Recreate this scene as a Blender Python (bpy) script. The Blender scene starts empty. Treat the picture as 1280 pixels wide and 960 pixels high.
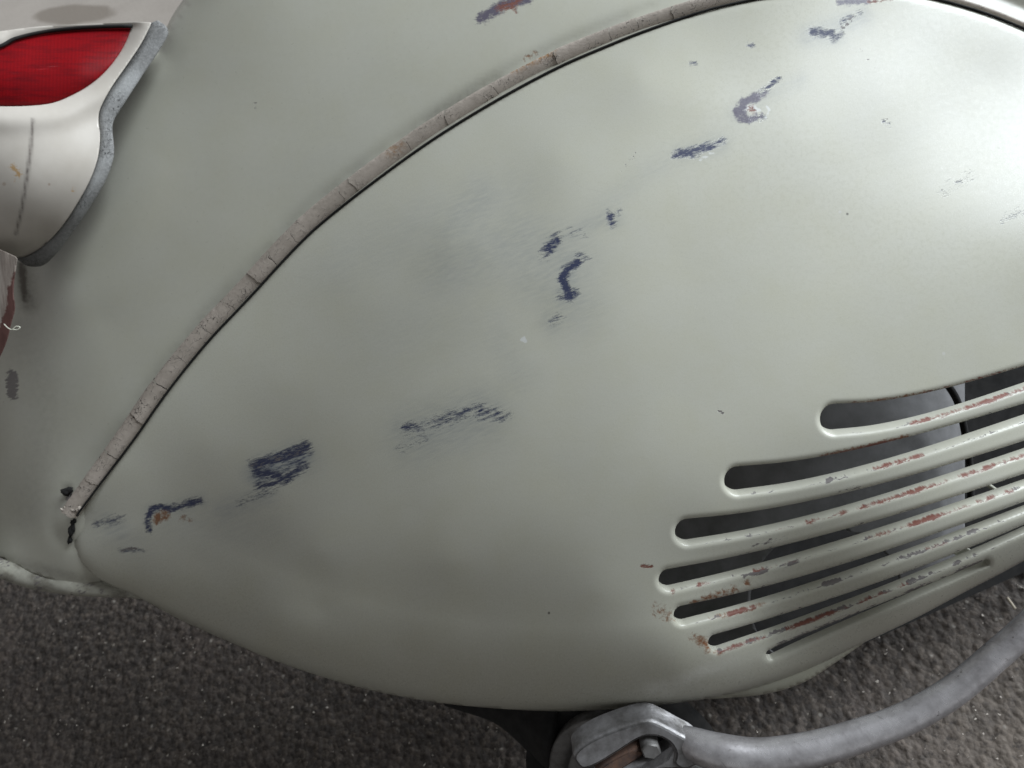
import bpy, math
import numpy as np
from mathutils import Vector, Matrix

# ------------------------------------------------------------------ camera, sky, sun, exposure
SC = bpy.context.scene
COL = SC.collection
ROLL, PITCH = math.radians(18), math.radians(50)
cr, sr, cp, sp = math.cos(ROLL), math.sin(ROLL), math.cos(PITCH), math.sin(PITCH)
AX = np.array([cr, sr, 0.0])
UP = np.array([-sr*cp, cr*cp, sp])
AY = np.cross(UP, AX)
M = np.stack([AX, AY, UP])                     # camera space -> world space
CAM = np.array([0.0, -0.5, 0.75])
F = 1024.0
cam = bpy.data.cameras.new('camera'); cam_o = bpy.data.objects.new('camera', cam); COL.objects.link(cam_o)
mw = Matrix([list(M[0])+[CAM[0]], list(M[1])+[CAM[1]], list(M[2])+[CAM[2]], [0, 0, 0, 1]])
cam_o.matrix_world = mw
cam.sensor_width = 36; cam.lens = 36*F/1280; cam.clip_start = 0.02; cam.clip_end = 300
cam.dof.use_dof = True; cam.dof.focus_distance = 0.475; cam.dof.aperture_fstop = 12
SC.camera = cam_o

SUN_DIR = np.array([0.79, 0.18, 0.56]); SUN_DIR /= np.linalg.norm(SUN_DIR)
w = bpy.data.worlds.new('World'); SC.world = w; w.use_nodes = True
nt = w.node_tree; nt.nodes.clear()
out = nt.nodes.new('ShaderNodeOutputWorld'); bg = nt.nodes.new('ShaderNodeBackground'); sky = nt.nodes.new('ShaderNodeTexSky')
sky.sky_type = 'NISHITA'; sky.sun_disc = False
sky.sun_elevation = math.asin(SUN_DIR[2]); sky.sun_rotation = math.atan2(SUN_DIR[0], SUN_DIR[1])
sky.air_density = 1.0; sky.dust_density = 1.0; sky.ozone_density = 1.0
hs = nt.nodes.new('ShaderNodeHueSaturation'); hs.inputs['Saturation'].default_value = 0.0
nt.links.new(sky.outputs[0], hs.inputs['Color']); nt.links.new(hs.outputs[0], bg.inputs[0])
bg.inputs[1].default_value = 0.05
nt.links.new(bg.outputs[0], out.inputs[0])
sun = bpy.data.lights.new('sun', 'SUN'); sun_o = bpy.data.objects.new('sun', sun); COL.objects.link(sun_o)
sun.energy = 5.0; sun.angle = math.radians(44); sun.color = (0.875, 0.94, 1.0)
sun_o.rotation_euler = Vector(SUN_DIR).to_track_quat('Z', 'Y').to_euler()
SC.view_settings.view_transform = 'Standard'; SC.view_settings.look = 'None'
SC.view_settings.exposure = 0.19; SC.view_settings.gamma = 1.0
SC.view_settings.use_curve_mapping = False

# ------------------------------------------------------------------ helpers
rng = np.random.default_rng(7)

def P(u, v, D):
    u = np.asarray(u, float); v = np.asarray(v, float); D = np.asarray(D, float)
    c = np.stack([(u-640)/F*D, -(v-480)/F*D, -D], -1)
    return c @ M.T + CAM

def to_px(p):
    c = (np.asarray(p)-CAM) @ M
    D = -c[..., 2]
    return np.stack([c[..., 0]/D*F+640, -c[..., 1]/D*F+480, D], -1)

def tag(o, label=None, cat=None, kind=None, group=None):
    if label: o['label'] = label
    if cat: o['category'] = cat
    if kind: o['kind'] = kind
    if group: o['group'] = group
    return o

def link(name, V, faces, mat, parent=None, smooth=True, px=None, attrs=None):
    me = bpy.data.meshes.new(name)
    me.from_pydata([tuple(p) for p in V], [], faces)
    if smooth: me.polygons.foreach_set('use_smooth', [True]*len(me.polygons))
    if px is not None:
        uv = me.uv_layers.new(name='UVMap')
        li = np.empty(len(me.loops), int); me.loops.foreach_get('vertex_index', li)
        uv.data.foreach_set('uv', (px[li]/100.0).ravel())
    if attrs:
        for k, a in attrs.items():
            at = me.attributes.new(k, 'FLOAT', 'POINT'); at.data.foreach_set('value', np.asarray(a, float))
    me.materials.append(mat); me.update()
    o = bpy.data.objects.new(name, me); COL.objects.link(o)
    if parent: o.parent = parent
    return o

def spline(pts, n=8, closed=False):
    pts = np.asarray(pts, float); N = len(pts); outp = []
    rngs = range(N) if closed else range(N-1)
    for i in rngs:
        if closed: p0, p1, p2, p3 = pts[(i-1) % N], pts[i], pts[(i+1) % N], pts[(i+2) % N]
        else:
            p1, p2 = pts[i], pts[i+1]
            p0 = pts[i-1] if i > 0 else 2*p1-p2
            p3 = pts[i+2] if i+2 < N else 2*p2-p1
        for k in range(n):
            t = k/n
            outp.append(0.5*((2*p1)+(-p0+p2)*t+(2*p0-5*p1+4*p2-p3)*t*t+(-p0+3*p1-3*p2+p3)*t**3))
    if not closed: outp.append(pts[-1])
    return np.array(outp)

def seg_dist(Q, line, closed=False):
    """distance of points to a polyline, and position (index+t) of the foot"""
    A = line; B = np.roll(line, -1, 0) if closed else line[1:]
    if not closed: A = line[:-1]
    best = np.full(len(Q), 1e9); pos = np.zeros(len(Q))
    for i, (a, b) in enumerate(zip(A, B)):
        d = b-a; L = max(d@d, 1e-9)
        t = np.clip(((Q-a)@d)/L, 0, 1)
        r = np.hypot(*(Q-(a+t[:, None]*d)).T)
        m = r < best; best[m] = r[m]; pos[m] = i+t[m]
    return best, pos

def poly_sd(Q, poly):
    """signed distance, positive inside"""
    d, _ = seg_dist(Q, poly, True)
    inside = np.zeros(len(Q), bool); x, y = Q.T
    a = poly; b = np.roll(poly, -1, 0)
    for (x0, y0), (x1, y1) in zip(a, b):
        if y0 == y1: continue
        c = ((y0 > y) != (y1 > y)) & (x < (x1-x0)*(y-y0)/(y1-y0)+x0)
        inside ^= c
    return np.where(inside, d, -d)

def tps(pts, vals, lam=0.0):
    pts = np.asarray(pts, float)/1000; vals = np.asarray(vals, float); n = len(pts)
    def U(r): return np.where(r > 1e-9, r*r*np.log(np.maximum(r, 1e-9)), 0)
    K = U(np.linalg.norm(pts[:, None]-pts[None], axis=2))+lam*np.eye(n)
    Pm = np.c_[np.ones(n), pts]
    S = np.zeros((n+3, n+3)); S[:n, :n] = K; S[:n, n:] = Pm; S[n:, :n] = Pm.T
    c = np.linalg.solve(S, np.r_[vals, 0, 0, 0])
    def f(Q):
        Q = np.asarray(Q, float)/1000; o = np.zeros(len(Q))
        for i in range(n): o += c[i]*U(np.hypot(Q[:, 0]-pts[i, 0], Q[:, 1]-pts[i, 1]))
        return o + c[n] + Q@c[n+1:]
    return f

def vnoise(x, y, seed=0):
    """value noise 0..1"""
    xi = np.floor(x).astype(np.int64); yi = np.floor(y).astype(np.int64); fx = x-xi; fy = y-yi
    fx = fx*fx*(3-2*fx); fy = fy*fy*(3-2*fy)
    def h(a, b):
        n = (a*374761393 + b*668265263 + seed*1442695041) & 0x7fffffff
        n = ((n ^ (n >> 13))*1274126177) & 0x7fffffff
        return ((n ^ (n >> 16)) & 0xffff)/65535.0
    return (h(xi, yi)*(1-fx)+h(xi+1, yi)*fx)*(1-fy)+(h(xi, yi+1)*(1-fx)+h(xi+1, yi+1)*fx)*fy

def sheet(xs, ys, sdf):
    """clip the rectilinear grid xs,ys to sdf>0; returns px, faces, boundary edges"""
    nx, ny = len(xs), len(ys)
    X, Y = np.meshgrid(xs, ys)
    Q = np.c_[X.ravel(), Y.ravel()]; s = sdf(Q)
    s[np.abs(s) < 1e-4] = 1e-4
    Pn = [tuple(q) for q in Q]; faces = []; cache = {}
    idx = np.arange(nx*ny).reshape(ny, nx)
    tl = idx[:-1, :-1].ravel(); bl = idx[1:, :-1].ravel(); br = idx[1:, 1:].ravel(); tr = idx[:-1, 1:].ravel()
    pos = s > 0; cnt = pos[tl].astype(int)+pos[bl]+pos[br]+pos[tr]
    full = cnt == 4
    faces = list(zip(tl[full].tolist(), bl[full].tolist(), br[full].tolist(), tr[full].tolist()))
    def cut(a, b):
        k = (min(a, b), max(a, b))
        if k not in cache:
            t = s[a]/(s[a]-s[b]); cache[k] = len(Pn)
            Pn.append(tuple(Q[a]+(Q[b]-Q[a])*t))
        return cache[k]
    for i in np.nonzero((cnt > 0) & (cnt < 4))[0]:
        for tri in ((tl[i], bl[i], br[i]), (tl[i], br[i], tr[i])):
            o = []
            for k in range(3):
                a, b = int(tri[k]), int(tri[(k+1) % 3])
                if pos[a]: o.append(a)
                if pos[a] != pos[b]: o.append(cut(a, b))
            if len(o) >= 3: faces.append(tuple(o))
    px = np.array(Pn)
    used = np.zeros(len(px), bool)
    for f in faces:
        for a in f: used[a] = True
    mp = np.cumsum(used)-1; px = px[used]
    faces = [tuple(int(mp[a]) for a in f) for f in faces]
    E = {}
    for f in faces:
        for k in range(len(f)):
            a, b = f[k], f[(k+1) % len(f)]
            if (b, a) in E: del E[(b, a)]
            else: E[(a, b)] = 1
    # T-junctions of full quads against clipped triangles share vertices, so E holds only real borders
    return px, faces, list(E)

def extrude(px, V, faces, edges, steps):
    """steps: list of functions (px, base position) -> offset vectors"""
    bv = sorted({a for e in edges for a in e}); m = {a: i for i, a in enumerate(bv)}; base = V[bv]; bp = px[bv]
    prev = {a: a for a in bv}; faces = list(faces)
    for st in steps:
        nv = base+st(bp, base); n0 = len(V)
        V = np.r_[V, nv]; px = np.r_[px, bp]
        cur = {a: n0+m[a] for a in bv}
        for a, b in edges: faces.append((prev[b], prev[a], cur[a], cur[b]))
        prev = cur
    return px, V, faces

def strokes(px, lst):
    o = np.zeros(len(px))
    for pts, r, st in lst:
        pts = np.asarray(pts, float)
        if len(pts) == 1: d = np.hypot(*(px-pts[0]).T)
        else: d, _ = seg_dist(px, pts)
        o = np.maximum(o, st*np.exp(-(d/r)**2))
    return o

def tube(name, pts, rad, mat, parent=None, n=20, flat=1.0, caps=True, label=None):
    pts = np.asarray(pts, float); rad = np.broadcast_to(np.asarray(rad, float), (len(pts),))
    T = np.gradient(pts, axis=0); T /= np.linalg.norm(T, axis=1)[:, None]
    nrm = np.cross(T[0], [0.3, 0.2, 0.9]); nrm /= np.linalg.norm(nrm); V = []
    for i in range(len(pts)):
        nrm = nrm-T[i]*(nrm@T[i]); nrm /= np.linalg.norm(nrm); b = np.cross(T[i], nrm)
        for k in range(n):
            a = 2*math.pi*k/n
            V.append(pts[i]+rad[i]*(math.cos(a)*nrm+flat*math.sin(a)*b))
    fs = [(i*n+k, i*n+(k+1) % n, (i+1)*n+(k+1) % n, (i+1)*n+k) for i in range(len(pts)-1) for k in range(n)]
    if caps: fs += [tuple(range(n))[::-1], tuple((len(pts)-1)*n+k for k in range(n))]
    return link(name, V, fs, mat, parent)

# ------------------------------------------------------------------ material helpers
def new_mat(name):
    m = bpy.data.materials.new(name); m.use_nodes = True
    nt = m.node_tree; b = nt.nodes['Principled BSDF']
    return m, nt, b
class N:
    def __init__(s, nt): s.nt = nt
    def add(s, t, ins=None, **kw):
        n = s.nt.nodes.new(t)
        for k, v in kw.items(): setattr(n, k, v)
        for k, v in (ins or {}).items():
            if isinstance(v, bpy.types.NodeSocket): s.nt.links.new(v, n.inputs[k])
            else: n.inputs[k].default_value = v
        return n
    def noise(s, vec, scale, detail=4, rough=0.55): return s.add('ShaderNodeTexNoise', {'Vector': vec, 'Scale': scale, 'Detail': detail, 'Roughness': rough}).outputs[0]
    def map(s, vec, scale=(1, 1, 1), rot=0): return s.add('ShaderNodeMapping', {'Vector': vec, 'Scale': tuple(1.0/k for k in scale), 'Rotation': (0, 0, rot)}, vector_type='TEXTURE').outputs[0]
    def math(s, op, a, b=0.0, clamp=False): return s.add('ShaderNodeMath', {0: a, 1: b}, operation=op, use_clamp=clamp).outputs[0]
    def ramp(s, v, a, b, c=0.0, d=1.0): return s.add('ShaderNodeMapRange', {'Value': v, 'From Min': a, 'From Max': b, 'To Min': c, 'To Max': d}).outputs[0]
    def mix(s, f, a, b): 
        n = s.add('ShaderNodeMix', data_type='RGBA')
        for k, v in ((0, f), (6, a), (7, b)):
            if isinstance(v, bpy.types.NodeSocket): s.nt.links.new(v, n.inputs[k])
            elif k == 0: n.inputs[0].default_value = v
            else: n.inputs[k].default_value = (*v, 1)
        return n.outputs[2]
    def attr(s, name): return s.add('ShaderNodeAttribute', attribute_name=name).outputs['Fac']
    def uv(s): return s.add('ShaderNodeUVMap').outputs[0]
    def obj(s): return s.add('ShaderNodeTexCoord').outputs['Object']
    def link(s, a, b): s.nt.links.new(a, b)
    def bump(s, h, strength, dist, normal=None):
        ins = {'Height': h, 'Strength': strength, 'Distance': dist}
        if normal is not None: ins['Normal'] = normal
        return s.add('ShaderNodeBump', ins).outputs[0]

STREAK = math.radians(-22)
def paint_material(name, base, base2, rough=0.28):
    """old hand-brushed paint; vertex masks say where it is chipped or rubbed, noise decides how raggedly"""
    m, nt, b = new_mat(name); n = N(nt); uv = n.uv()
    fine = n.noise(uv, 14, 6, 0.7)
    streakv = n.map(uv, (5, 28, 1), STREAK)
    streak = n.noise(streakv, 1.0, 5, 0.65)
    broad = n.noise(uv, 0.45, 4, 0.5)
    col = n.mix(n.ramp(broad, 0.3, 0.75), base, base2)
    blot = n.noise(uv, 1.7, 5, 0.6)
    col = n.mix(n.ramp(blot, 0.4, 0.75, 0, 0.35), col, (base[0]*0.91, base[1]*0.90, base[2]*0.80))
    # rubbed blue-grey haze
    hz = n.math('MULTIPLY', n.math('MULTIPLY', n.attr('haze'), 1.5), n.ramp(streak, 0.3, 0.7, 0.25, 1.0), True)
    col = n.mix(hz, col, (0.16, 0.19, 0.23))
    # dirt film, plus recess shade painted through the same mask
    dirt_shade = n.math('MULTIPLY', n.attr('dirt_shade'), n.ramp(fine, 0.3, 0.7, 0.5, 1.0), True)
    col = n.mix(dirt_shade, col, (0.10, 0.085, 0.065))
    def chip(attr, amp, tex, lo=0.44, hi=0.56):
        t = n.math('MULTIPLY', n.math('SUBTRACT', tex, 0.5), amp)
        s = n.math('ADD', n.attr(attr), t)
        return n.math('MULTIPLY', n.ramp(s, lo, hi), n.ramp(n.attr(attr), 0.12, 0.3))
    st2 = n.noise(n.map(uv, (16, 60, 1), STREAK+0.15), 1.0, 4, 0.7)
    tex = n.math('ADD', n.math('ADD', n.math('MULTIPLY', streak, 0.45), n.math('MULTIPLY', fine, 0.2)), n.math('MULTIPLY', st2, 0.35))
    navy = chip('navy', 4.2, tex, 0.34, 0.90)
    grey = chip('grey', 2.6, n.math('ADD', n.math('MULTIPLY', fine, 0.6), n.math('MULTIPLY', st2, 0.4)), 0.40, 0.85)
    rust = chip('rust', 2.8, fine, 0.4, 0.95)
    red = chip('red', 3.2, n.math('ADD', n.math('MULTIPLY', n.noise(n.map(uv, (9, 40, 1), STREAK), 1.0, 5, 0.7), 0.6), n.math('MULTIPLY', n.noise(uv, 26, 5, 0.7), 0.4)), 0.5, 0.95)
    white = chip('white', 0.6, fine)
    bare = chip('bare', 2.6, n.noise(n.map(uv, (8, 34, 1), STREAK), 1.0, 4, 0.7), 0.45, 0.55)
    # edge of bare paint around chips: a little paler
    col = n.mix(white, col, (0.62, 0.63, 0.6))
    col = n.mix(navy, col, (0.028, 0.036, 0.085))
    col = n.mix(grey, col, (0.12, 0.11, 0.145))
    col = n.mix(rust, col, (0.22, 0.10, 0.045))
    col = n.mix(bare, col, (0.17, 0.155, 0.15))
    col = n.mix(red, col, (0.19, 0.068, 0.048))
    # sparse specks
    vo = n.add('ShaderNodeTexVoronoi', {'Vector': uv, 'Scale': 2.6, 'Randomness': 1.0})
    pick = n.ramp(vo.outputs['Color'], 0.86, 0.87)
    speck = n.math('MULTIPLY', n.ramp(vo.outputs['Distance'], 0.035, 0.05, 1, 0), pick)
    col = n.mix(n.math('MULTIPLY', speck, 0.75), col, (0.05, 0.045, 0.04))
    vo2 = n.add('ShaderNodeTexVoronoi', {'Vector': n.map(uv, (1, 1, 1), 0.7), 'Scale': 1.9})
    sp2 = n.math('MULTIPLY', n.ramp(vo2.outputs['Distance'], 0.03, 0.05, 1, 0), n.ramp(vo2.outputs['Color'], 0.86, 0.88))
    col = n.mix(n.math('MULTIPLY', sp2, 0.6), col, (0.6, 0.6, 0.57))
    scr = n.math('MULTIPLY', n.ramp(n.noise(n.map(uv, (0.9, 70, 1), math.radians(-38)), 1.0, 2, 0.5), 0.66, 0.72), n.ramp(n.noise(uv, 1.3, 2), 0.5, 0.65))
    scr2 = n.math('MULTIPLY', n.ramp(n.noise(n.map(uv, (1.5, 90, 1), math.radians(12)), 1.0, 2, 0.5), 0.68, 0.74), n.ramp(n.noise(uv, 1.9, 2), 0.52, 0.66))
    col = n.mix(n.math('MULTIPLY', scr, 0.16), col, (0.62, 0.62, 0.58))
    col = n.mix(n.math('MULTIPLY', scr2, 0.22), col, (0.25, 0.24, 0.21))
    col = n.mix(n.ramp(n.noise(uv, 40, 3, 0.8), 0.55, 0.8, 0, 0.25), col, (0.33, 0.32, 0.27))
    n.link(col, b.inputs['Base Color'])
    r = n.ramp(n.noise(uv, 16, 5, 0.7), 0.3, 0.7, rough-0.05, rough+0.06)
    anychip = n.math('MAXIMUM', n.math('MAXIMUM', navy, rust), n.math('MAXIMUM', red, bare))
    r = n.math('ADD', r, n.math('MULTIPLY', n.math('MAXIMUM', anychip, n.attr('dirt_shade')), 0.3), True)
    n.link(r, b.inputs['Roughness'])
    b.inputs['Specular IOR Level'].default_value = 0.5
    h = n.math('ADD', n.math('MULTIPLY', fine, 0.10), n.math('MULTIPLY', broad, 0.0))
    h = n.math('ADD', h, n.math('MULTIPLY', n.noise(n.map(uv, (1.2, 4, 1), STREAK), 1.0, 3, 0.5), 0.25))
    h = n.math('SUBTRACT', h, n.math('MULTIPLY', anychip, 0.5))
    n.link(n.bump(h, 0.35, 0.0006), b.inputs['Normal'])
    return m

PAINT = paint_material('sage_grey_paint', (0.525, 0.523, 0.447), (0.502, 0.503, 0.432))
CREAM = paint_material('cream_paint', (0.50, 0.50, 0.41), (0.46, 0.46, 0.38), 0.45)

def simple(name, c1, c2, scale, rough=0.6, metal=0.0, bump=0.3, dist=0.0008, detail=6, streak=None):
    m, nt, b = new_mat(name); n = N(nt); co = n.obj()
    v = n.map(co, streak, 0.4) if streak else co
    t = n.noise(v, scale, detail, 0.65)
    n.link(n.mix(n.ramp(t, 0.35, 0.68), c1, c2), b.inputs['Base Color'])
    n.link(n.ramp(n.noise(co, scale*2.3, 4), 0.3, 0.7, rough-0.08, rough+0.12), b.inputs['Roughness'])
    b.inputs['Metallic'].default_value = metal
    n.link(n.bump(t, bump, dist), b.inputs['Normal'])
    return m
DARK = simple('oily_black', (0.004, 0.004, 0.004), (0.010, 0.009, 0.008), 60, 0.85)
CASE = simple('dull_engine_alloy', (0.20, 0.195, 0.19), (0.08, 0.075, 0.07), 70, 0.5, 0.3)
SHROUD = simple('grey_shroud_paint', (0.21, 0.21, 0.215), (0.12, 0.12, 0.12), 45, 0.5, 0.0, 0.3)

def alloy():
    m, nt, b = new_mat('worn_cast_aluminium'); n = N(nt); co = n.obj()
    t = n.noise(co, 55, 8, 0.7); sc = n.noise(n.map(co, (500, 60, 60), 0.45), 1.0, 4, 0.7)
    col = n.mix(n.ramp(t, 0.38, 0.68), (0.66, 0.645, 0.66), (0.30, 0.285, 0.29))
    col = n.mix(n.ramp(sc, 0.62, 0.72, 0, 0.5), col, (0.12, 0.11, 0.11))
    col = n.mix(n.ramp(n.noise(co, 130, 5, 0.75), 0.64, 0.7, 0, 0.7), col, (0.09, 0.075, 0.07))
    n.link(col, b.inputs['Base Color']); b.inputs['Metallic'].default_value = 0.6
    n.link(n.ramp(t, 0.3, 0.7, 0.22, 0.42), b.inputs['Roughness'])
    n.link(n.bump(n.math('ADD', t, n.math('MULTIPLY', sc, 0.3)), 0.35, 0.0008), b.inputs['Normal'])
    return m
ALLOY = alloy()
CLAMP = simple('greasy_cast_alloy', (0.30, 0.295, 0.30), (0.10, 0.095, 0.09), 75, 0.42, 0.6, 0.5, 0.001, 8)
RUST = simple('rusty_steel', (0.16, 0.09, 0.06), (0.07, 0.05, 0.045), 160, 0.75, 0.3, 0.6)

def trim_mat():
    m, nt, b = new_mat('crazed_trim_rubber'); n = N(nt); uv = n.uv()
    col = n.mix(n.ramp(n.noise(uv, 2.2, 5, 0.6), 0.35, 0.7), (0.58, 0.515, 0.45), (0.45, 0.40, 0.345))
    vo = n.add('ShaderNodeTexVoronoi', {'Vector': n.add('ShaderNodeVectorMath', {0: uv, 1: n.add('ShaderNodeTexNoise', {'Vector': uv, 'Scale': 7.0}).outputs['Color']}, operation='ADD').outputs[0], 'Scale': 3.0}, feature='DISTANCE_TO_EDGE')
    crack = n.math('MULTIPLY', n.ramp(vo.outputs['Distance'], 0.008, 0.022, 1, 0), n.math('MULTIPLY', n.attr('craze'), n.ramp(n.noise(uv, 3, 2), 0.4, 0.55), True))
    fine = n.noise(uv, 22, 6, 0.7)
    col = n.mix(n.ramp(fine, 0.58, 0.75, 0, 0.5), col, (0.22, 0.19, 0.16))
    col = n.mix(n.math('MULTIPLY', n.attr('dirt_shade'), n.ramp(fine, 0.35, 0.6, 0.4, 1), True), col, (0.10, 0.075, 0.055))
    rs = n.math('MULTIPLY', n.attr('rust'), n.ramp(fine, 0.4, 0.6), True)
    col = n.mix(rs, col, (0.32, 0.17, 0.07))
    col = n.mix(crack, col, (0.05, 0.04, 0.035))
    n.link(col, b.inputs['Base Color']); b.inputs['Roughness'].default_value = 0.62
    h = n.math('SUBTRACT', n.math('MULTIPLY', fine, 0.5), crack)
    n.link(n.bump(h, 0.6, 0.0008), b.inputs['Normal'])
    return m
TRIM = trim_mat()

def gasket_mat():
    m, nt, b = new_mat('perished_grey_rubber'); n = N(nt); uv = n.uv()
    fine = n.noise(uv, 26, 6, 0.75)
    col = n.mix(n.ramp(fine, 0.35, 0.7), (0.14, 0.142, 0.14), (0.28, 0.28, 0.275))
    vo = n.add('ShaderNodeTexVoronoi', {'Vector': n.add('ShaderNodeVectorMath', {0: uv, 1: n.add('ShaderNodeTexNoise', {'Vector': uv, 'Scale': 9.0}).outputs['Color']}, operation='ADD').outputs[0], 'Scale': 4.5}, feature='DISTANCE_TO_EDGE')
    crack = n.math('MULTIPLY', n.ramp(vo.outputs['Distance'], 0.01, 0.035, 1, 0), n.ramp(n.noise(uv, 2.5, 2), 0.5, 0.6))
    col = n.mix(n.math('MULTIPLY', n.ramp(n.noise(uv, 1.4, 2), 0.5, 0.7), 0.5), col, (0.42, 0.43, 0.43))
    col = n.mix(crack, col, (0.03, 0.03, 0.03))
    n.link(col, b.inputs['Base Color']); b.inputs['Roughness'].default_value = 0.8
    n.link(n.bump(n.math('SUBTRACT', fine, crack), 0.7, 0.0008), b.inputs['Normal'])
    return m
GASKET = gasket_mat()

def housing_mat():
    m, nt, b = new_mat('yellowed_white_enamel'); n = N(nt); uv = n.uv()
    col = n.mix(n.ramp(n.noise(uv, 1.5, 4), 0.4, 0.7), (0.53, 0.495, 0.445), (0.46, 0.425, 0.375))
    crease = n.math('MULTIPLY', n.attr('crease'), n.ramp(n.noise(uv, 18, 4), 0.3, 0.6, 0.5, 1.0), True)
    col = n.mix(crease, col, (0.07, 0.055, 0.05))
    vo = n.add('ShaderNodeTexVoronoi', {'Vector': uv, 'Scale': 6.5})
    sp = n.math('MULTIPLY', n.ramp(vo.outputs['Distance'], 0.10, 0.2, 1, 0), n.ramp(vo.outputs['Color'], 0.72, 0.8))
    sp = n.math('MULTIPLY', sp, n.math('MULTIPLY', n.attr('spots'), 0.55))
    col = n.mix(sp, col, (0.22, 0.12, 0.06))
    rs = n.ramp(n.math('ADD', n.attr('rust'), n.math('MULTIPLY', n.math('SUBTRACT', n.noise(uv, 24, 4, 0.7), 0.5), 2.0)), 0.45, 0.8, 0, 0.8)
    col = n.mix(rs, col, (0.40, 0.23, 0.07))
    n.link(col, b.inputs['Base Color']); b.inputs['Roughness'].default_value = 0.33
    n.link(n.bump(n.math('SUBTRACT', n.noise(uv, 2.5, 4), crease), 0.2, 0.0006), b.inputs['Normal'])
    return m
HOUSING = housing_mat()

def lens_mat():
    m, nt, b = new_mat('red_lens_plastic'); n = N(nt); uv = n.uv()
    rib = n.add('ShaderNodeTexWave', {'Vector': n.map(uv, (1, 0.06, 1), 0.03), 'Scale': 7.0, 'Distortion': 0.4, 'Detail': 2.0, 'Detail Scale': 4.0}, wave_type='BANDS', bands_direction='X').outputs['Fac']
    gl = n.noise(n.map(uv, (2, 14, 1), 0.0), 1.0, 4, 0.6)
    col = n.mix(rib, (0.22, 0.003, 0.006), (0.19, 0.002, 0.005))
    col = n.mix(n.ramp(gl, 0.45, 0.75), col, (0.09, 0.003, 0.006))
    sc = n.noise(n.map(uv, (1.2, 50, 1), -0.06), 1.0, 3, 0.6)
    col = n.mix(n.ramp(sc, 0.66, 0.74, 0, 0.35), col, (0.62, 0.12, 0.13))
    n.link(col, b.inputs['Base Color'])
    b.inputs['Roughness'].default_value = 0.5; b.inputs['Specular IOR Level'].default_value = 0.14; b.inputs['Coat Weight'].default_value = 0.0; b.inputs['Coat Roughness'].default_value = 0.18
    b.inputs['Subsurface Weight'].default_value = 0.25; b.inputs['Subsurface Radius'].default_value = (0.01, 0.001, 0.001); b.inputs['Subsurface Scale'].default_value = 0.5
    n.link(n.bump(rib, 0.06, 0.0003), b.inputs['Normal'])
    return m
LENS = lens_mat()

def plate_mat():
    m, nt, b = new_mat('weathered_plate'); n = N(nt); co = n.uv()
    g = n.noise(n.map(co, (16, 1.5, 1), -0.1), 1.0, 5, 0.7)
    col = n.mix(n.ramp(g, 0.35, 0.65), (0.27, 0.235, 0.205), (0.15, 0.12, 0.10))
    t = n.ramp(n.math('ADD', n.attr('red'), n.math('MULTIPLY', n.math('SUBTRACT', n.noise(co, 7, 5, 0.7), 0.5), 1.4)), 0.45, 0.6)
    col = n.mix(t, col, (0.075, 0.03, 0.024))
    n.link(col, b.inputs['Base Color']); b.inputs['Roughness'].default_value = 0.7
    n.link(n.bump(g, 0.5, 0.001), b.inputs['Normal'])
    return m
PLATE = plate_mat()

# ------------------------------------------------------------------ ground
def asphalt_mat():
    m, nt, b = new_mat('asphalt'); n = N(nt); co = n.obj()
    vo = n.add('ShaderNodeTexVoronoi', {'Vector': co, 'Scale': 230.0})
    cell = n.add('ShaderNodeSeparateColor', {'Color': vo.outputs['Color']}).outputs[0]
    mid = n.noise(co, 120, 6, 0.75); big = n.noise(co, 6, 4, 0.55)
    col = n.mix(n.ramp(cell, 0.2, 0.95), (0.036, 0.0275, 0.022), (0.108, 0.086, 0.069))
    col = n.mix(n.ramp(mid, 0.5, 0.7, 0, 0.7), col, (0.014, 0.012, 0.011))
    col = n.mix(n.ramp(big, 0.5, 0.7, 0, 0.5), col, (0.10, 0.072, 0.062))
    col = n.mix(n.ramp(n.noise(co, 38, 5, 0.65), 0.5, 0.68, 0, 0.6), col, (0.022, 0.018, 0.016))
    fl = n.math('MULTIPLY', n.ramp(cell, 0.982, 0.988), n.ramp(vo.outputs['Distance'], 0.2, 0.5, 1, 0))
    col = n.mix(fl, col, (0.28, 0.26, 0.23))
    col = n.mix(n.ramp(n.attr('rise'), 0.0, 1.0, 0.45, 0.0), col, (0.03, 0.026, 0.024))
    col = n.mix(n.math('MULTIPLY', n.attr('sun_patch'), n.ramp(n.noise(co, 9, 4), 0.3, 0.6, 0.45, 0.8)), col, (0.15, 0.122, 0.098))  # paler asphalt colour standing in for brighter sunlight on the right
    pit = n.noise(co, 170, 4, 0.7)
    col = n.mix(n.ramp(pit, 0.55, 0.66, 0, 0.75), col, (0.018, 0.014, 0.012))
    col = n.mix(n.ramp(pit, 0.42, 0.32, 0, 0.5), col, (0.17, 0.15, 0.13))
    n.link(col, b.inputs['Base Color']); b.inputs['Roughness'].default_value = 0.82
    h = n.math('ADD', n.math('MULTIPLY', vo.outputs['Distance'], -0.8), mid)
    n.link(n.bump(h, 0.9, 0.0015), b.inputs['Normal'])
    return m
def axis(a, b, step, lo, hi):
    c = list(np.arange(a, b, step)); s = step; x = c[-1]
    while x < hi: s *= 1.6; x += s; c.append(x)
    s = step; x = a
    while x > lo: s *= 1.6; x -= s; c.insert(0, x)
    return np.array(c)
gx = axis(-0.95, 0.62, 0.002, -40, 40); gy = axis(-0.55, 0.42, 0.002, -40, 40)
GX, GY = np.meshgrid(gx, gy)
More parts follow.
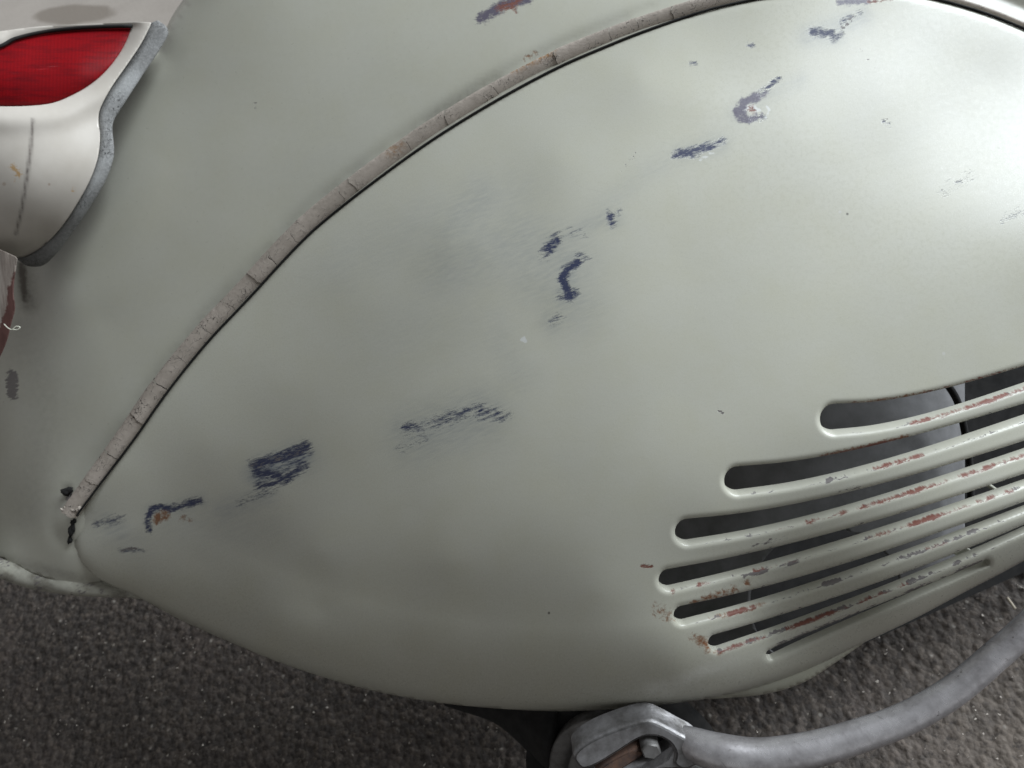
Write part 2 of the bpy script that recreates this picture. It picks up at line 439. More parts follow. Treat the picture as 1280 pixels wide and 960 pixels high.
# aggregate: raised stones on a jittered lattice, in real relief
def stones(cell, seed):
    best = np.full(GX.shape, 9.0); hh = np.zeros(GX.shape)
    ix = np.floor(GX/cell).astype(np.int64); iy = np.floor(GY/cell).astype(np.int64)
    def h(a, b, k):
        n = (a*374761393 + b*668265263 + (seed+k)*144269501) & 0x7fffffff
        n = ((n ^ (n >> 13))*1274126177) & 0x7fffffff
        return ((n ^ (n >> 16)) & 0xffff)/65535.0
    for dx in (-1, 0, 1):
        for dy in (-1, 0, 1):
            a, b = ix+dx, iy+dy
            d = np.hypot(GX-(a+h(a, b, 0))*cell, GY-(b+h(a, b, 1))*cell)/cell
            m = d < best; best = np.where(m, d, best); hh = np.where(m, h(a, b, 2), hh)
    return np.clip(1-(best/0.62)**2, 0, 1)*(0.35+0.65*hh)
near = (np.abs(GX) < 1.2) & (np.abs(GY) < 1.0)
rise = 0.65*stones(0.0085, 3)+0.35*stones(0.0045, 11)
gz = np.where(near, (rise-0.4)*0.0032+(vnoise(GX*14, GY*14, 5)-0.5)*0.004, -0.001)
Vg = np.c_[GX.ravel(), GY.ravel(), gz.ravel()]
nx, ny = len(gx), len(gy); idx = np.arange(nx*ny).reshape(ny, nx)
fg = np.c_[idx[:-1, :-1].ravel(), idx[:-1, 1:].ravel(), idx[1:, 1:].ravel(), idx[1:, :-1].ravel()]
me = bpy.data.meshes.new('ground'); me.vertices.add(len(Vg)); me.vertices.foreach_set('co', Vg.ravel())
me.loops.add(fg.size); me.loops.foreach_set('vertex_index', fg.ravel().astype(np.int32))
me.polygons.add(len(fg)); me.polygons.foreach_set('loop_start', (np.arange(len(fg))*4).astype(np.int32))
me.polygons.foreach_set('use_smooth', [True]*len(fg))
me.update(calc_edges=True)
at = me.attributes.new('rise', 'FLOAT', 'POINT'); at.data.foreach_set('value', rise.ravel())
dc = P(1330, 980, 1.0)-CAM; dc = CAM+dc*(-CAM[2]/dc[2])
at = me.attributes.new('sun_patch', 'FLOAT', 'POINT'); at.data.foreach_set('value', np.exp(-(np.hypot(Vg[:, 0]-dc[0], Vg[:, 1]-dc[1])/0.10)**2))
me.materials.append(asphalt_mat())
g = bpy.data.objects.new('ground', me); COL.objects.link(g)
tag(g, 'dark coarse asphalt under the scooter', kind='structure')

# pale pavement beyond the tail, with a real kerb step
def pave_mat():
    m, nt, b = new_mat('pale_pavement'); n = N(nt); co = n.obj()
    col = n.mix(n.ramp(n.noise(co, 5, 6, 0.6), 0.35, 0.7), (0.33, 0.295, 0.26), (0.27, 0.24, 0.21))
    col = n.mix(n.ramp(n.noise(co, 90, 5, 0.7), 0.55, 0.75, 0, 0.5), col, (0.2, 0.17, 0.15))
    c = P(92, 18, 1.0)-CAM; c = CAM+c*((0.1-CAM[2])/c[2])
    e = P(92-48, 18, 1.0)-CAM; e = CAM+e*((0.1-CAM[2])/e[2])
    f = P(92, 28, 1.0)-CAM; f = CAM+f*((0.1-CAM[2])/f[2])
    rx = np.linalg.norm(e[:2]-c[:2]); ry = np.linalg.norm(f[:2]-c[:2]); ang = math.atan2(e[1]-c[1], e[0]-c[0])
    sub = n.add('ShaderNodeVectorMath', {0: co, 1: (c[0], c[1], 0.1)}, operation='SUBTRACT').outputs[0]
    rot = n.add('ShaderNodeVectorRotate', {'Vector': sub, 'Angle': -ang}, rotation_type='Z_AXIS').outputs[0]
    ell = n.add('ShaderNodeMapping', {'Vector': rot, 'Scale': (1/rx, 1/ry, 0.0)}).outputs[0]
    ln = n.add('ShaderNodeVectorMath', {0: ell}, operation='LENGTH').outputs['Value']
    ln = n.math('ADD', ln, n.math('MULTIPLY', n.math('SUBTRACT', n.noise(co, 18, 4), 0.5), 0.5))
    col = n.mix(n.ramp(ln, 0.85, 1.05, 0.75, 0), col, (0.15, 0.125, 0.10))
    n.link(col, b.inputs['Base Color']); b.inputs['Roughness'].default_value = 0.8
    n.link(n.bump(n.noise(co, 140, 5), 0.3, 0.002), b.inputs['Normal'])
    return m
x0, x1, y0, y1 = -40, 40, 0.95, 40
pv = [(x0, y0, -0.05), (x1, y0, -0.05), (x1, y0, 0.085), (x0, y0, 0.085), (x0, y0+0.015, 0.1), (x1, y0+0.015, 0.1), (x1, y1, 0.1), (x0, y1, 0.1)]
o = link('pavement', pv, [(0, 1, 2, 3), (3, 2, 5, 4), (4, 5, 6, 7)], pave_mat(), smooth=False)
tag(o, 'pale beige pavement with a brown oval stain beyond the tail light', kind='structure')

# ------------------------------------------------------------------ the scooter
root = bpy.data.objects.new('scooter', None); COL.objects.link(root); root.location = (0, 0.12, 0)
tag(root, 'old scooter in chipped sage grey paint with slotted engine cowl and red tail light', 'scooter')
bpy.context.view_layer.update()
def child(o, parent=root):
    o.parent = parent; o.matrix_parent_inverse = parent.matrix_world.inverted(); return o

seam_px = spline([(92, 655), (98, 643), (130, 600), (170, 547), (210, 490), (260, 428), (310, 375), (378, 302), (430, 257), (500, 204), (560, 163), (630, 121), (700, 84), (760, 58), (800, 42), (860, 21), (910, 7), (980, -6), (1060, -12), (1120, -10), (1167, -1), (1215, 12), (1262, 29), (1330, 60), (1420, 110)], 6)
seam_D = tps([(95, 650), (250, 430), (450, 240), (700, 85), (1000, -10), (1250, 22), (1420, 110)], [.600, .566, .535, .508, .484, .479, .484])
bottom_px = spline([(92, 655), (92, 680), (102, 703), (128, 726), (170, 745), (230, 777), (300, 808), (360, 832), (440, 857), (520, 874), (600, 884), (700, 889), (800, 884), (880, 874), (940, 862), (1000, 842), (1070, 808), (1140, 775), (1210, 738), (1260, 712), (1330, 672), (1440, 600)], 6)
cowl_poly = np.r_[seam_px, [(1440, 130)], bottom_px[::-1][:-1]]

SLOTS = [
  [(1044, 524, 18), (1100, 518, 19), (1170, 505, 17), (1225, 489, 14), (1280, 471, 12), (1400, 437, 12)],
  [(923, 600, 17), (1000, 593, 17), (1080, 573, 15), (1180, 546, 12), (1280, 516, 9), (1400, 478, 9)],
  [(860, 664, 16), (955, 653, 15), (1000, 641, 12), (1062, 625, 11), (1145, 602, 10), (1217, 580, 9), (1280, 561, 8), (1400, 520, 8)],
  [(837, 724, 14), (911, 711, 12), (999, 687, 10), (1062, 668, 9.5), (1125, 651, 9), (1200, 627, 8), (1280, 600, 7), (1400, 558, 7)],
  [(854, 769, 12), (933, 750, 11), (1000, 730, 9), (1075, 708, 8.5), (1162, 677, 7.5), (1200, 663, 7), (1280, 634, 6), (1395, 590, 6)],
  [(896, 803, 11), (950, 788, 10), (1000, 771, 9), (1062, 747, 8), (1125, 725, 7.5), (1200, 697, 5.5), (1280, 661, 5), (1370, 620, 5)],
  [(964, 819, 7), (1000, 801, 6), (1065, 775, 5.5), (1125, 751, 5), (1180, 726, 4.5), (1234, 704, 4.5)],
]
def fair(sl):
    # true each slot to a fair curve
    a = np.array(sl, float); x = np.linspace(a[0, 0], a[-1, 0], len(a)+3)
    py = np.polyfit(a[:, 0], a[:, 1], 3); ph = np.polyfit(a[:, 0], a[:, 2], 2)
    return np.c_[x, np.polyval(py, x), np.maximum(np.polyval(ph, x), 4)]
SLOTS = [fair(sl) for sl in SLOTS]
def slot_sd(Q):
    o = np.full(len(Q), 1e9)
    near = (Q[:, 0] > 760) & (Q[:, 1] > 380)
    q = Q[near]; r = np.full(len(q), 1e9)
    for s in SLOTS:
        s = spline(s, 5); line = s[:, :2]; d, pos = seg_dist(q, line)
        h = np.interp(pos, np.arange(len(s)), s[:, 2])
        r = np.minimum(r, d-h)
    o[near] = r
    return o

# cowl: smooth bulge; distances of the surface from the lens, in metres
sp_s = seam_px[::9]; sdv = seam_D(sp_s)
ctl = [((p[0], p[1]), d-0.004) for p, d in zip(sp_s, sdv)]
ctl += [((180, 640), .578), ((260, 560), .548), ((250, 700), .566), ((350, 480), .522), ((350, 620), .528), ((400, 760), .528), ((430, 350), .510),
        ((520, 480), .478), ((520, 640), .486), ((560, 300), .489), ((600, 780), .490), ((680, 420), .450), ((700, 200), .478), ((700, 600), .451), ((750, 740), .464),
        ((850, 320), .437), ((850, 500), .430), ((850, 150), .463), ((900, 650), .436), ((960, 790), .455), ((1000, 60), .474), ((1000, 180), .448), ((1050, 300), .427), ((1050, 450), .419), ((1050, 600), .424), ((1100, 740), .440),
        ((1150, 100), .4545), ((1150, 50), .4600), ((1240, 100), .455), ((1200, 150), .4475), ((1250, 300), .424), ((1250, 450), .417), ((1250, 590), .424), ((1290, 660), .436), ((1420, 300), .432), ((1420, 500), .43), ((1250, 70), .459),
        ((700, 830), .485), ((350, 800), .548), ((850, 840), .475), ((1100, 200), .4425)]
ctl += [(p, 0) for p in [(300, 750), (500, 820), (620, 840), (800, 838), (950, 822), (450, 540), (600, 540), (560, 700), (350, 560), (400, 690), (860, 70), (860, 130), (800, 100), (930, 100), (1200, 200), (1100, 110)]]
# depths of the bulge at those stations, fitted to give the wanted shading
COWL_D = [0.59924, 0.59333, 0.57904, 0.56577, 0.55226, 0.53792, 0.5231, 0.512, 0.50241, 0.49572, 0.49124, 0.48443, 0.48027, 0.47602, 0.4749, 0.4761, 0.47854, 0.57168, 0.53883, 0.55364, 0.51192, 0.50251, 0.50058, 0.50629, 0.4597, 0.46195, 0.47258, 0.47603, 0.44233, 0.46291, 0.44243, 0.4507, 0.44067, 0.43504, 0.4575, 0.43903, 0.47609, 0.46908, 0.45187, 0.44398, 0.43478, 0.43493, 0.44462, 0.46497, 0.46989, 0.46996, 0.46326, 0.44471, 0.43563, 0.43516, 0.43362, 0.44208, 0.45053, 0.4724, 0.47192, 0.50634, 0.46306, 0.45376, 0.53176, 0.49629, 0.48253, 0.46588, 0.4697, 0.4727, 0.44773, 0.46261, 0.50527, 0.48701, 0.47502, 0.46052, 0.47201, 0.46394, 0.45741, 0.4619]
cowl_f = tps([c[0] for c in ctl], COWL_D, 0.0015)
bot_only = bottom_px
def cowl_depth(Q):
    D = cowl_f(Q)
    d, _ = seg_dist(Q, bot_only); W = 105.0
    x = np.clip(1-d/W, 0, 1)
    D = D+0.050*(1-np.sqrt(np.clip(1-x**2.2, 0, 1)))*np.clip((Q[:, 0]-40)/200, 0.25, 1)
    # rolled edge along the seam
    d2, _ = seg_dist(Q, seam_px)
    D = D+0.0022*np.clip(1-d2/7, 0, 1)**2
    s = slot_sd(Q); r = np.clip(1-s/6, 0, 1)
    D = D+0.0014*r**2.2
    D = D-0.0007*np.exp(-((Q[:, 0]-862)/62)**2-((Q[:, 1]-122)/34)**2)
    # gentle panel-beaten unevenness
    D = D+0.0004*(vnoise(Q[:, 0]/110, Q[:, 1]/110, 2)-0.5)
    return D
xs = np.r_[np.arange(80, 790, 4.5), np.arange(790, 1300, 2.3), np.arange(1300, 1425, 6)]
ys = np.r_[np.arange(-20, 440, 4.5), np.arange(440, 850, 2.3), np.arange(850, 905, 4.0)]
px, faces, edges = sheet(xs, ys, lambda Q: np.minimum(poly_sd(Q, cowl_poly), slot_sd(Q)))
V = P(px[:, 0], px[:, 1], cowl_depth(px))
INW = np.array([0.0, 1.0, 0.0])            # into the machine
ssd = slot_sd(px)
se = [e for e in edges if abs(ssd[e[0]]) < 1.2 and abs(ssd[e[1]]) < 1.2]
ss = set(se); oe = [e for e in edges if e not in ss]
def lip(k, dz):
    def f(p, b):
        return np.tile(INW*k, (len(p), 1))+np.array([0, 0, dz])
    return f
NFACE = len(px)
px, V, faces = extrude(px, V, faces, se, [lip(0.0010, -0.0002), lip(0.0026, -0.0007), lip(0.0041, -0.0009)])
def skirt(k):
    def f(p, b): return np.tile(INW*k, (len(p), 1))+np.array([0, 0, 0.25*k])*(p[:, 1] > 640)[:, None]
    return f
px, V, faces = extrude(px, V, faces, oe, [skirt(0.003), skirt(0.009), skirt(0.014)])

def slot_line(i, a, b, off):
    """piece of the lower (+) or upper (-) rim of slot i between x=a and x=b"""
    s = spline(SLOTS[i], 5); m = (s[:, 0] > a) & (s[:, 0] < b)
    return np.c_[s[m, 0]+off*0.25*s[m, 2], s[m, 1]+off*s[m, 2]*0.98+off*1.0]
navy = [
  ([(122, 655), (150, 648)], 8, .62), ([(187, 663), (184, 650), (190, 637), (202, 633), (212, 636)], 5, 1.1), ([(212, 636), (228, 632), (250, 626)], 6, .95), ([(330, 600), (350, 590), (372, 575)], 12, .55),
  ([(150, 688), (180, 688)], 3.5, .7),
  ([(318, 582), (350, 572), (383, 560)], 9, 1.05), ([(322, 590), (350, 596)], 9, .95), ([(325, 608), (356, 600), (380, 582)], 8, .85), ([(300, 628), (340, 612)], 9, .45),
  ([(505, 534), (520, 532)], 6, .85), ([(510, 540), (560, 525)], 13, .42), ([(545, 526), (600, 512), (625, 520)], 10, .66), ([(500, 560), (530, 550)], 10, .35), ([(600, 520), (635, 518)], 9, .5),
  ([(686, 312), (696, 300)], 6.5, 1.15), ([(680, 318), (695, 296)], 9, .7),
  ([(722, 328), (708, 337), (702, 350), (710, 362), (712, 372)], 6.0, 1.2), ([(700, 372), (720, 366)], 5.5, .95), ([(700, 395), (690, 402)], 8, .5), ([(722, 318), (735, 322)], 5, .6),
  ([(762, 268), (765, 280)], 6, .95), ([(760, 272), (775, 264)], 5, .6), ([(712, 290), (730, 292)], 8, .4),
  ([(845, 193), (862, 190), (885, 183)], 5.5, 1.15), ([(885, 186), (905, 174)], 5, .85), ([(842, 196), (850, 188)], 4.5, .8), ([(865, 196), (872, 192)], 5, .8),
  ([(935, 56), (942, 57)], 3.5, .9), ([(1015, 40), (1040, 42)], 7, .95), ([(1050, 28), (1075, 15)], 4, .7), ([(1040, 48), (1052, 42)], 6, .7), ([(862, 80), (870, 78)], 3, .7),
  ([(964, 104), (974, 98)], 3.6, 1.0), ([(950, 118), (965, 106)], 5, .8), ([(940, 150), (955, 146)], 4.5, .75),
  ([(1105, 152), (1112, 156)], 4.5, .5), ([(1180, 240), (1210, 220)], 14, .3), ([(1255, 275), (1280, 262)], 9, .42), ([(1240, 190), (1280, 170)], 18, .15),
]
grey = [([(922, 142), (930, 128), (946, 121)], 7.5, 1.1), ([(926, 143), (936, 150), (946, 146)], 6, 1.0), ([(920, 138), (924, 148), (938, 150)], 5, 1.1), ([(948, 122), (958, 116)], 5, .9), ([(945, 148), (952, 144)], 4, .8), ([(1048, 3), (1085, 1)], 5, 1.1)]
white = [([(930, 136), (940, 132), (948, 138)], 6.5, .62), ([(958, 132), (962, 138), (956, 148)], 2.6, .7), ([(875, 200), (892, 190)], 4, .6), ([(655, 425)], 5, 1.0), ([(660, 460)], 5, .4)]
red = [([(938, 136), (941, 138)], 6.0, 1.0), ([(1085, 2), (1115, -2)], 3.4, 1.1), ([(802, 708), (815, 708)], 3.2, .95),
  (slot_line(0, 1130, 1215, 1), 2.8, .95), (slot_line(0, 1205, 1330, 1), 3.6, 1.0), (slot_line(0, 1160, 1190, 1), 3.4, 1.0),
  (slot_line(0, 1060, 1290, -1), 1.6, .9), (slot_line(1, 1020, 1140, -1), 2.6, 1.05), (slot_line(1, 1080, 1155, 1), 3.2, .95), (slot_line(2, 965, 1300, 1), 3.4, 1.0),
  (slot_line(3, 825, 842, 1), 5, .9), (slot_line(3, 1080, 1215, 1), 3.5, .98), (slot_line(3, 1215, 1265, 1), 3.0, .85), (slot_line(3, 870, 888, 1), 4.4, 1.0), (slot_line(3, 930, 1010, 1), 2.0, .8),
  (slot_line(4, 900, 950, 1), 3.4, 1.0), (slot_line(4, 1150, 1200, 1), 2.6, .75), (slot_line(5, 980, 1065, 1), 3.0, .95), (slot_line(5, 890, 960, 1), 3.2, .8), (slot_line(5, 1060, 1140, 1), 2.2, .8)]
rust = [([(197, 648), (205, 645)], 8, 1.05), ([(228, 648), (238, 650)], 6, .62), ([(822, 762), (836, 770)], 11, .62), ([(876, 800), (884, 806)], 8, .85), ([(868, 798), (888, 812)], 9, .7), ([(934, 728)], 6, .95),
  ([(880, 748), (920, 736)], 7, .62), (slot_line(4, 855, 925, -1), 3, .8), (slot_line(4, 880, 960, 1), 5, .7), (slot_line(1, 1030, 1140, -1), 3.5, .8), ([(480, 470)], 30, .12), (slot_line(5, 880, 905, 1), 5, .9), (slot_line(0, 1080, 1170, -1), 2.5, .8)]
bare = [(slot_line(i, SLOTS[i][0][0], 1390, 1), 1.5, .5) for i in range(6)]
bare += [(slot_line(i, SLOTS[i][0][0]+60, 1390, -1), 1.3, .4) for i in range(6)]
bare += [(slot_line(1, 1030, 1062, 1), 3.4, 1.0), (slot_line(1, 1035, 1075, 1)+np.array([4, 16.]), 5, .55), (slot_line(3, 925, 1000, 1)+np.array([0, 2.]), 3, .9), (slot_line(4, 1015, 1050, 1), 1.9, .85), (slot_line(4, 1100, 1260, 1), 1.8, .8), (slot_line(5, 1125, 1200, 1), 1.8, .85),
  (slot_line(5, 890, 1130, 1), 1.9, .72), (slot_line(6, 965, 1230, -1), 2.2, .75), ([(1068, 20), (1058, 30), (1052, 34)], 2.0, .8), ([(1075, 62), (1095, 86)], 1.6, .42), ([(898, 513), (904, 517)], 1.8, .9), (slot_line(2, 925, 985, 1)+np.array([0, 12.]), 3, .6),
  ([(318, 582), (350, 572), (383, 560)], 6, .4), ([(1110, 148), (1106, 158)], 2.6, .45), ([(152, 689), (162, 685), (172, 686)], 1.6, .8), ([(775, 215), (795, 192)], 1.6, .7)]
haze = [([(325, 592), (375, 572)], 17, .75), ([(690, 305)], 18, .4), ([(710, 330), (705, 372)], 20, .35), ([(690, 400)], 20, .25), ([(600, 250), (560, 290)], 34, .22), ([(500, 535), (520, 535)], 16, .3), ([(130, 655), (150, 665)], 16, .3), ([(190, 640), (250, 628)], 12, .3), ([(765, 275)], 14, .25), ([(850, 192), (900, 180)], 12, .25), ([(1020, 42), (1045, 45)], 14, .3),([(430, 330), (540, 280), (650, 250)], 45, .12), ([(560, 330), (650, 300), (700, 330)], 50, .22), ([(660, 340), (720, 380)], 40, .20), ([(520, 545), (600, 520)], 38, .30), ([(330, 590), (380, 575)], 22, .28), ([(280, 640), (330, 620)], 18, .3),
  ([(200, 650), (330, 660)], 30, .14), ([(130, 660), (170, 680)], 24, .16), ([(740, 270), (800, 220), (860, 190)], 16, .10), ([(690, 305), (760, 270)], 14, .22), ([(480, 420), (600, 400)], 60, .08), ([(620, 420), (650, 470), (600, 520)], 26, .12),
  ([(1010, 45), (1080, 20)], 14, .3), ([(920, 140), (1000, 100)], 12, .15)]
def cowl_attrs(px):
    d, _ = seg_dist(px, seam_px); db, _ = seg_dist(px, bottom_px)
    sd = slot_sd(px)
    dirt_shade = 0.35*np.exp(-(d/4)**2)+0.18*np.exp(-(db/9)**2)+0.14*np.exp(-(np.maximum(sd, 0)/3.0)**2)
    dirt_shade += strokes(px, [([(93, 650), (94, 690)], 5, .4), ([(190, 756), (300, 808)], 5, .35)])
    brk = 0.45+0.95*vnoise(px[:, 0]/13, px[:, 1]/60, 21); brk2 = 0.35+1.0*vnoise(px[:, 0]/9, px[:, 1]/60, 22)
    sl = (px[:, 0] > 815) & (px[:, 1] > 430); brk = np.where(sl, brk, 1); brk2 = np.where(sl, brk2, 1)
    return dict(navy=strokes(px, navy), grey=strokes(px, grey), white=strokes(px, white), red=strokes(px, red)*brk, rust=strokes(px, rust), bare=strokes(px, bare)*brk2, haze=strokes(px, haze), dirt_shade=dirt_shade)
ca = cowl_attrs(px)
nb = (len(set(a for e in se for a in e)))
for k in ('red', 'bare', 'rust', 'navy'):
    ca[k][NFACE:NFACE+nb] *= 0.8; ca[k][NFACE+nb:] *= 0.15
cowl = child(link('side_cowl', V, faces, PAINT, px=px, attrs=ca))
cowl['label'] = 'bulging engine side cowl with seven long louvre slots'

# body shell behind and above the trim
off_in = np.c_[seam_px[:, 0]+14, seam_px[:, 1]+14]
body_poly = np.r_[off_in[1:-1], [(1470, 140), (1470, -110), (250, -110)], spline([(262, -60), (238, -8), (212, 32), (196, 60), (150, 110), (100, 180), (40, 260), (0, 310), (-20, 380), (-45, 480), (-50, 580), (-40, 660), (-10, 690), (30, 712), (80, 728), (118, 738), (136, 742)], 5), [(150, 742), (152, 720), (140, 690)]]
bc = [((p[0], p[1]), d+0.004) for p, d in zip(sp_s, sdv)]
bc += [((60, 500), .640), ((130, 400), .617), ((200, 300), .602), ((100, 600), .609), ((300, 200), .584), ((420, 100), .568), ((550, 30), .553), ((300, 60), .612), ((210, 100), .640), ((130, 250), .640), ((80, 380), .640), ((20, 480), .668),
       ((700, -60), .550), ((900, -100), .55), ((-40, 560), .70), ((20, 650), .650), ((100, 720), .613), ((1300, -60), .488), ((-60, 400), .76), ((400, -60), .61), ((250, -60), .65), ((180, 740), .635), ((170, 600), .596), ((300, 500), .575), ((1100, -80), .505)]
body_f = tps([c[0] for c in bc], [c[1] for c in bc], 0.001)
sil = spline([(262, -60), (238, -8), (212, 32), (196, 60)], 5)
lefte = spline([(-20, 380), (-45, 480), (-50, 580), (-40, 660)], 5)
def body_depth(Q):
    D = body_f(Q)
    d, _ = seg_dist(Q, sil); x = np.clip(1-d/45, 0, 1); D = D+0.02*(1-np.sqrt(np.clip(1-x**2.2, 0, 1)))
    d, _ = seg_dist(Q, lefte); x = np.clip(1-d/125, 0, 1); D = D+0.085*(1-np.sqrt(np.clip(1-x**2.2, 0, 1)))
    # shallow gutter beside the trim
    d, _ = seg_dist(Q, seam_px); D = D+0.0020*np.exp(-((d-24)/9)**2)
    return D+0.0012*(vnoise(Q[:, 0]/90, Q[:, 1]/90, 9)-0.5)
px, faces, edges = sheet(np.arange(-95, 1475, 5.0), np.arange(-115, 770, 5.0), lambda Q: poly_sd(Q, body_poly))
V = P(px[:, 0], px[:, 1], body_depth(px))
px, V, faces = extrude(px, V, faces, edges, [lip(0.003, -0.001), lip(0.03, -0.004)])
def body_attrs(px):
    d, _ = seg_dist(px, seam_px)
    trim_side = np.exp(-((d-24)/7)**2)
    dirt_shade = 0.22*trim_side*np.clip(vnoise(px[:, 0]/14, px[:, 1]/14, 4)*1.6-.3, 0, 1)+0.10
    dirt_shade += strokes(px, [([(85, 610), (88, 625)], 6, .8), ([(30, 340), (35, 380)], 14, .7), ([(27, 332), (31, 372)], 6, 1.6), ([(0, 700), (150, 735)], 8, .45), ([(140, 160), (120, 240), (60, 320)], 12, .22), ([(210, 50), (150, 130)], 8, .25), ([(620, 100), (540, 150)], 9, .35), ([(120, 690), (150, 730)], 10, .4), ([(20, 380), (60, 520), (30, 640)], 32, .22)])  # strokes beside the plate paint in the shade of the recess there
    # dark worn hole left of the tail
    hole = strokes(px, [([(16, 468), (15, 492)], 7, 1.2)])
    return dict(navy=strokes(px, [([(606, 22), (625, 11), (645, 2)], 8.0, 1.3), ([(598, 27), (606, 21)], 6.5, 1.3), ([(640, 3), (665, -4)], 6, 1.2)])*0,
                grey=strokes(px, [([(604, 21), (618, 13), (632, 5), (660, -3)], 8.5, 1.1), ([(600, 25), (606, 20)], 7.5, 1.0)]),
                white=strokes(px, [([(87, 83)], 4, .6)]), red=strokes(px, [([(624, 10), (640, 7), (648, -2)], 7.5, 1.0), ([(644, 12), (646, 14)], 3, 1.1)]),
                rust=strokes(px, [([(655, 73), (670, 66)], 4, .8), ([(470, 430)], 10, .2)]), bare=np.maximum(hole, strokes(px, [([(84, 615), (90, 628)], 4.5, 1.0), ([(320, 130), (322, 150)], 1.2, .5)])),
                haze=strokes(px, [([(400, 200), (500, 60)], 60, .05), ([(220, 0), (205, 25)], 10, .2)]), dirt_shade=dirt_shade)
body = child(link('body_shell', V, faces, PAINT, px=px, attrs=body_attrs(px)))
zero = lambda p: {k: np.zeros(len(p)) for k in ('navy', 'grey', 'white', 'red', 'rust', 'bare', 'haze', 'dirt_shade')}

# rolled rim along the bottom of the body
rp = spline([(-130, 640), (-80, 672), (-30, 696), (0, 708), (40, 722), (90, 730), (140, 735), (180, 740), (240, 755)], 6)
rd = np.interp(rp[:, 0], [-130, 0, 90, 140, 180, 240], [.715, .657, .624, .618, .622, .635])
pts = P(rp[:, 0], rp[:, 1]+2, rd)
rim = tube('body_rim', pts, np.interp(rp[:, 0], [100, 190], [0.0072, 0.004]), PAINT, n=18)
rp2 = to_px(np.array([v.co for v in rim.data.vertices]))[:, :2]
uvl = rim.data.uv_layers.new(name='UVMap'); li = np.array([l.vertex_index for l in rim.data.loops]); uvl.data.foreach_set('uv', (rp2[li]/100).ravel())
za = zero(rp2); za['dirt_shade'] = 0.5+0.4*(vnoise(rp2[:, 0]/12, rp2[:, 1]/12, 8) > 0.6); za['bare'] = 0.55*vnoise(rp2[:, 0]/9, rp2[:, 1]/9, 18); za['white'] = strokes(rp2, [([(15, 705), (60, 718)], 5, .42)])  # white stroke is a highlight painted along the rim
for k, a in za.items():
    at = rim.data.attributes.new(k, 'FLOAT', 'POINT'); at.data.foreach_set('value', a)
child(rim)

# cream lower panel showing below the cowl
lp = spline([(840, 850), (870, 872), (915, 872), (960, 867), (1005, 853), (1045, 828), (1085, 800), (1115, 778), (1090, 785), (1000, 824), (900, 853)], 5, True)
px, faces, edges = sheet(np.arange(830, 1140, 4.0), np.arange(740, 885, 4.0), lambda Q: poly_sd(Q, lp))
d, _ = seg_dist(px, spline([(840, 850), (870, 872), (915, 872), (960, 867), (1005, 853), (1045, 828), (1085, 800), (1120, 770)], 5)); x = np.clip(1-d/24, 0, 1)
V = P(px[:, 0], px[:, 1], 0.512+0.010*(1-np.sqrt(1-x**2.2)))
px, V, faces = extrude(px, V, faces, edges, [lip(0.002, 0), lip(0.006, 0.001)])
child(link('lower_panel', V, faces, CREAM, px=px, attrs=zero(px)))['label'] = 'creamy lower panel edge below the cowl'

# ---- trim strip: broken into pieces, each a mesh
trim = bpy.data.objects.new('cowl_trim', None); COL.objects.link(trim); trim['label'] = 'crazed beige rubber trim strip along the cowl seam'
trim.location = (0, 0, 0); child(trim); bpy.context.view_layer.update()
fine_seam = spline(seam_px[4:-1:3], 8)
# extend a touch and offset up-left by half the strip's width
tg = np.gradient(fine_seam, axis=0); tg /= np.linalg.norm(tg, axis=1)[:, None]
nrm = np.c_[tg[:, 1], -tg[:, 0]]
xx = fine_seam[:, 0]
halfw = np.interp(xx, [90, 200, 400, 600, 750, 900, 1000, 1150, 1280, 1420], [10.5, 12.4, 12.4, 12, 11, 9, 6.5, 4.5, 4, 4])
cpx = fine_seam+nrm*(halfw*0.90)[:, None]
cD = seam_D(fine_seam)+0.0015
c3 = P(cpx[:, 0], cpx[:, 1], cD); r3 = halfw*cD/F
arc = np.r_[0, np.cumsum(np.linalg.norm(np.diff(c3, axis=0), axis=1))]
T3 = np.gradient(c3, axis=0); T3 /= np.linalg.norm(T3, axis=1)[:, None]
view = CAM-c3; view /= np.linalg.norm(view, axis=1)[:, None]
B3 = np.cross(T3, view); B3 /= np.linalg.norm(B3, axis=1)[:, None]; W3 = np.cross(B3, T3)
W3 *= np.sign((W3*view).sum(1))[:, None]
def at(s, A): return np.stack([np.interp(s, arc, A[:, k]) for k in range(3)], -1)
NA = 13
th = np.linspace(-0.35, math.pi+0.35, NA)
cuts = [96, 128, 152, 183, 212, 238, 268, 300, 330, 352, 377, 436, 451, 517, 561, 630, 702, 768, 802, 845, 897, 985, 1100, 1290]
cs = np.interp(cuts, xx, arc)
jag = [rng.normal(0, 0.0009, NA).cumsum()*0.7+np.linspace(-1, 1, NA)*rng.uniform(-0.0022, 0.0022) for _ in cuts]
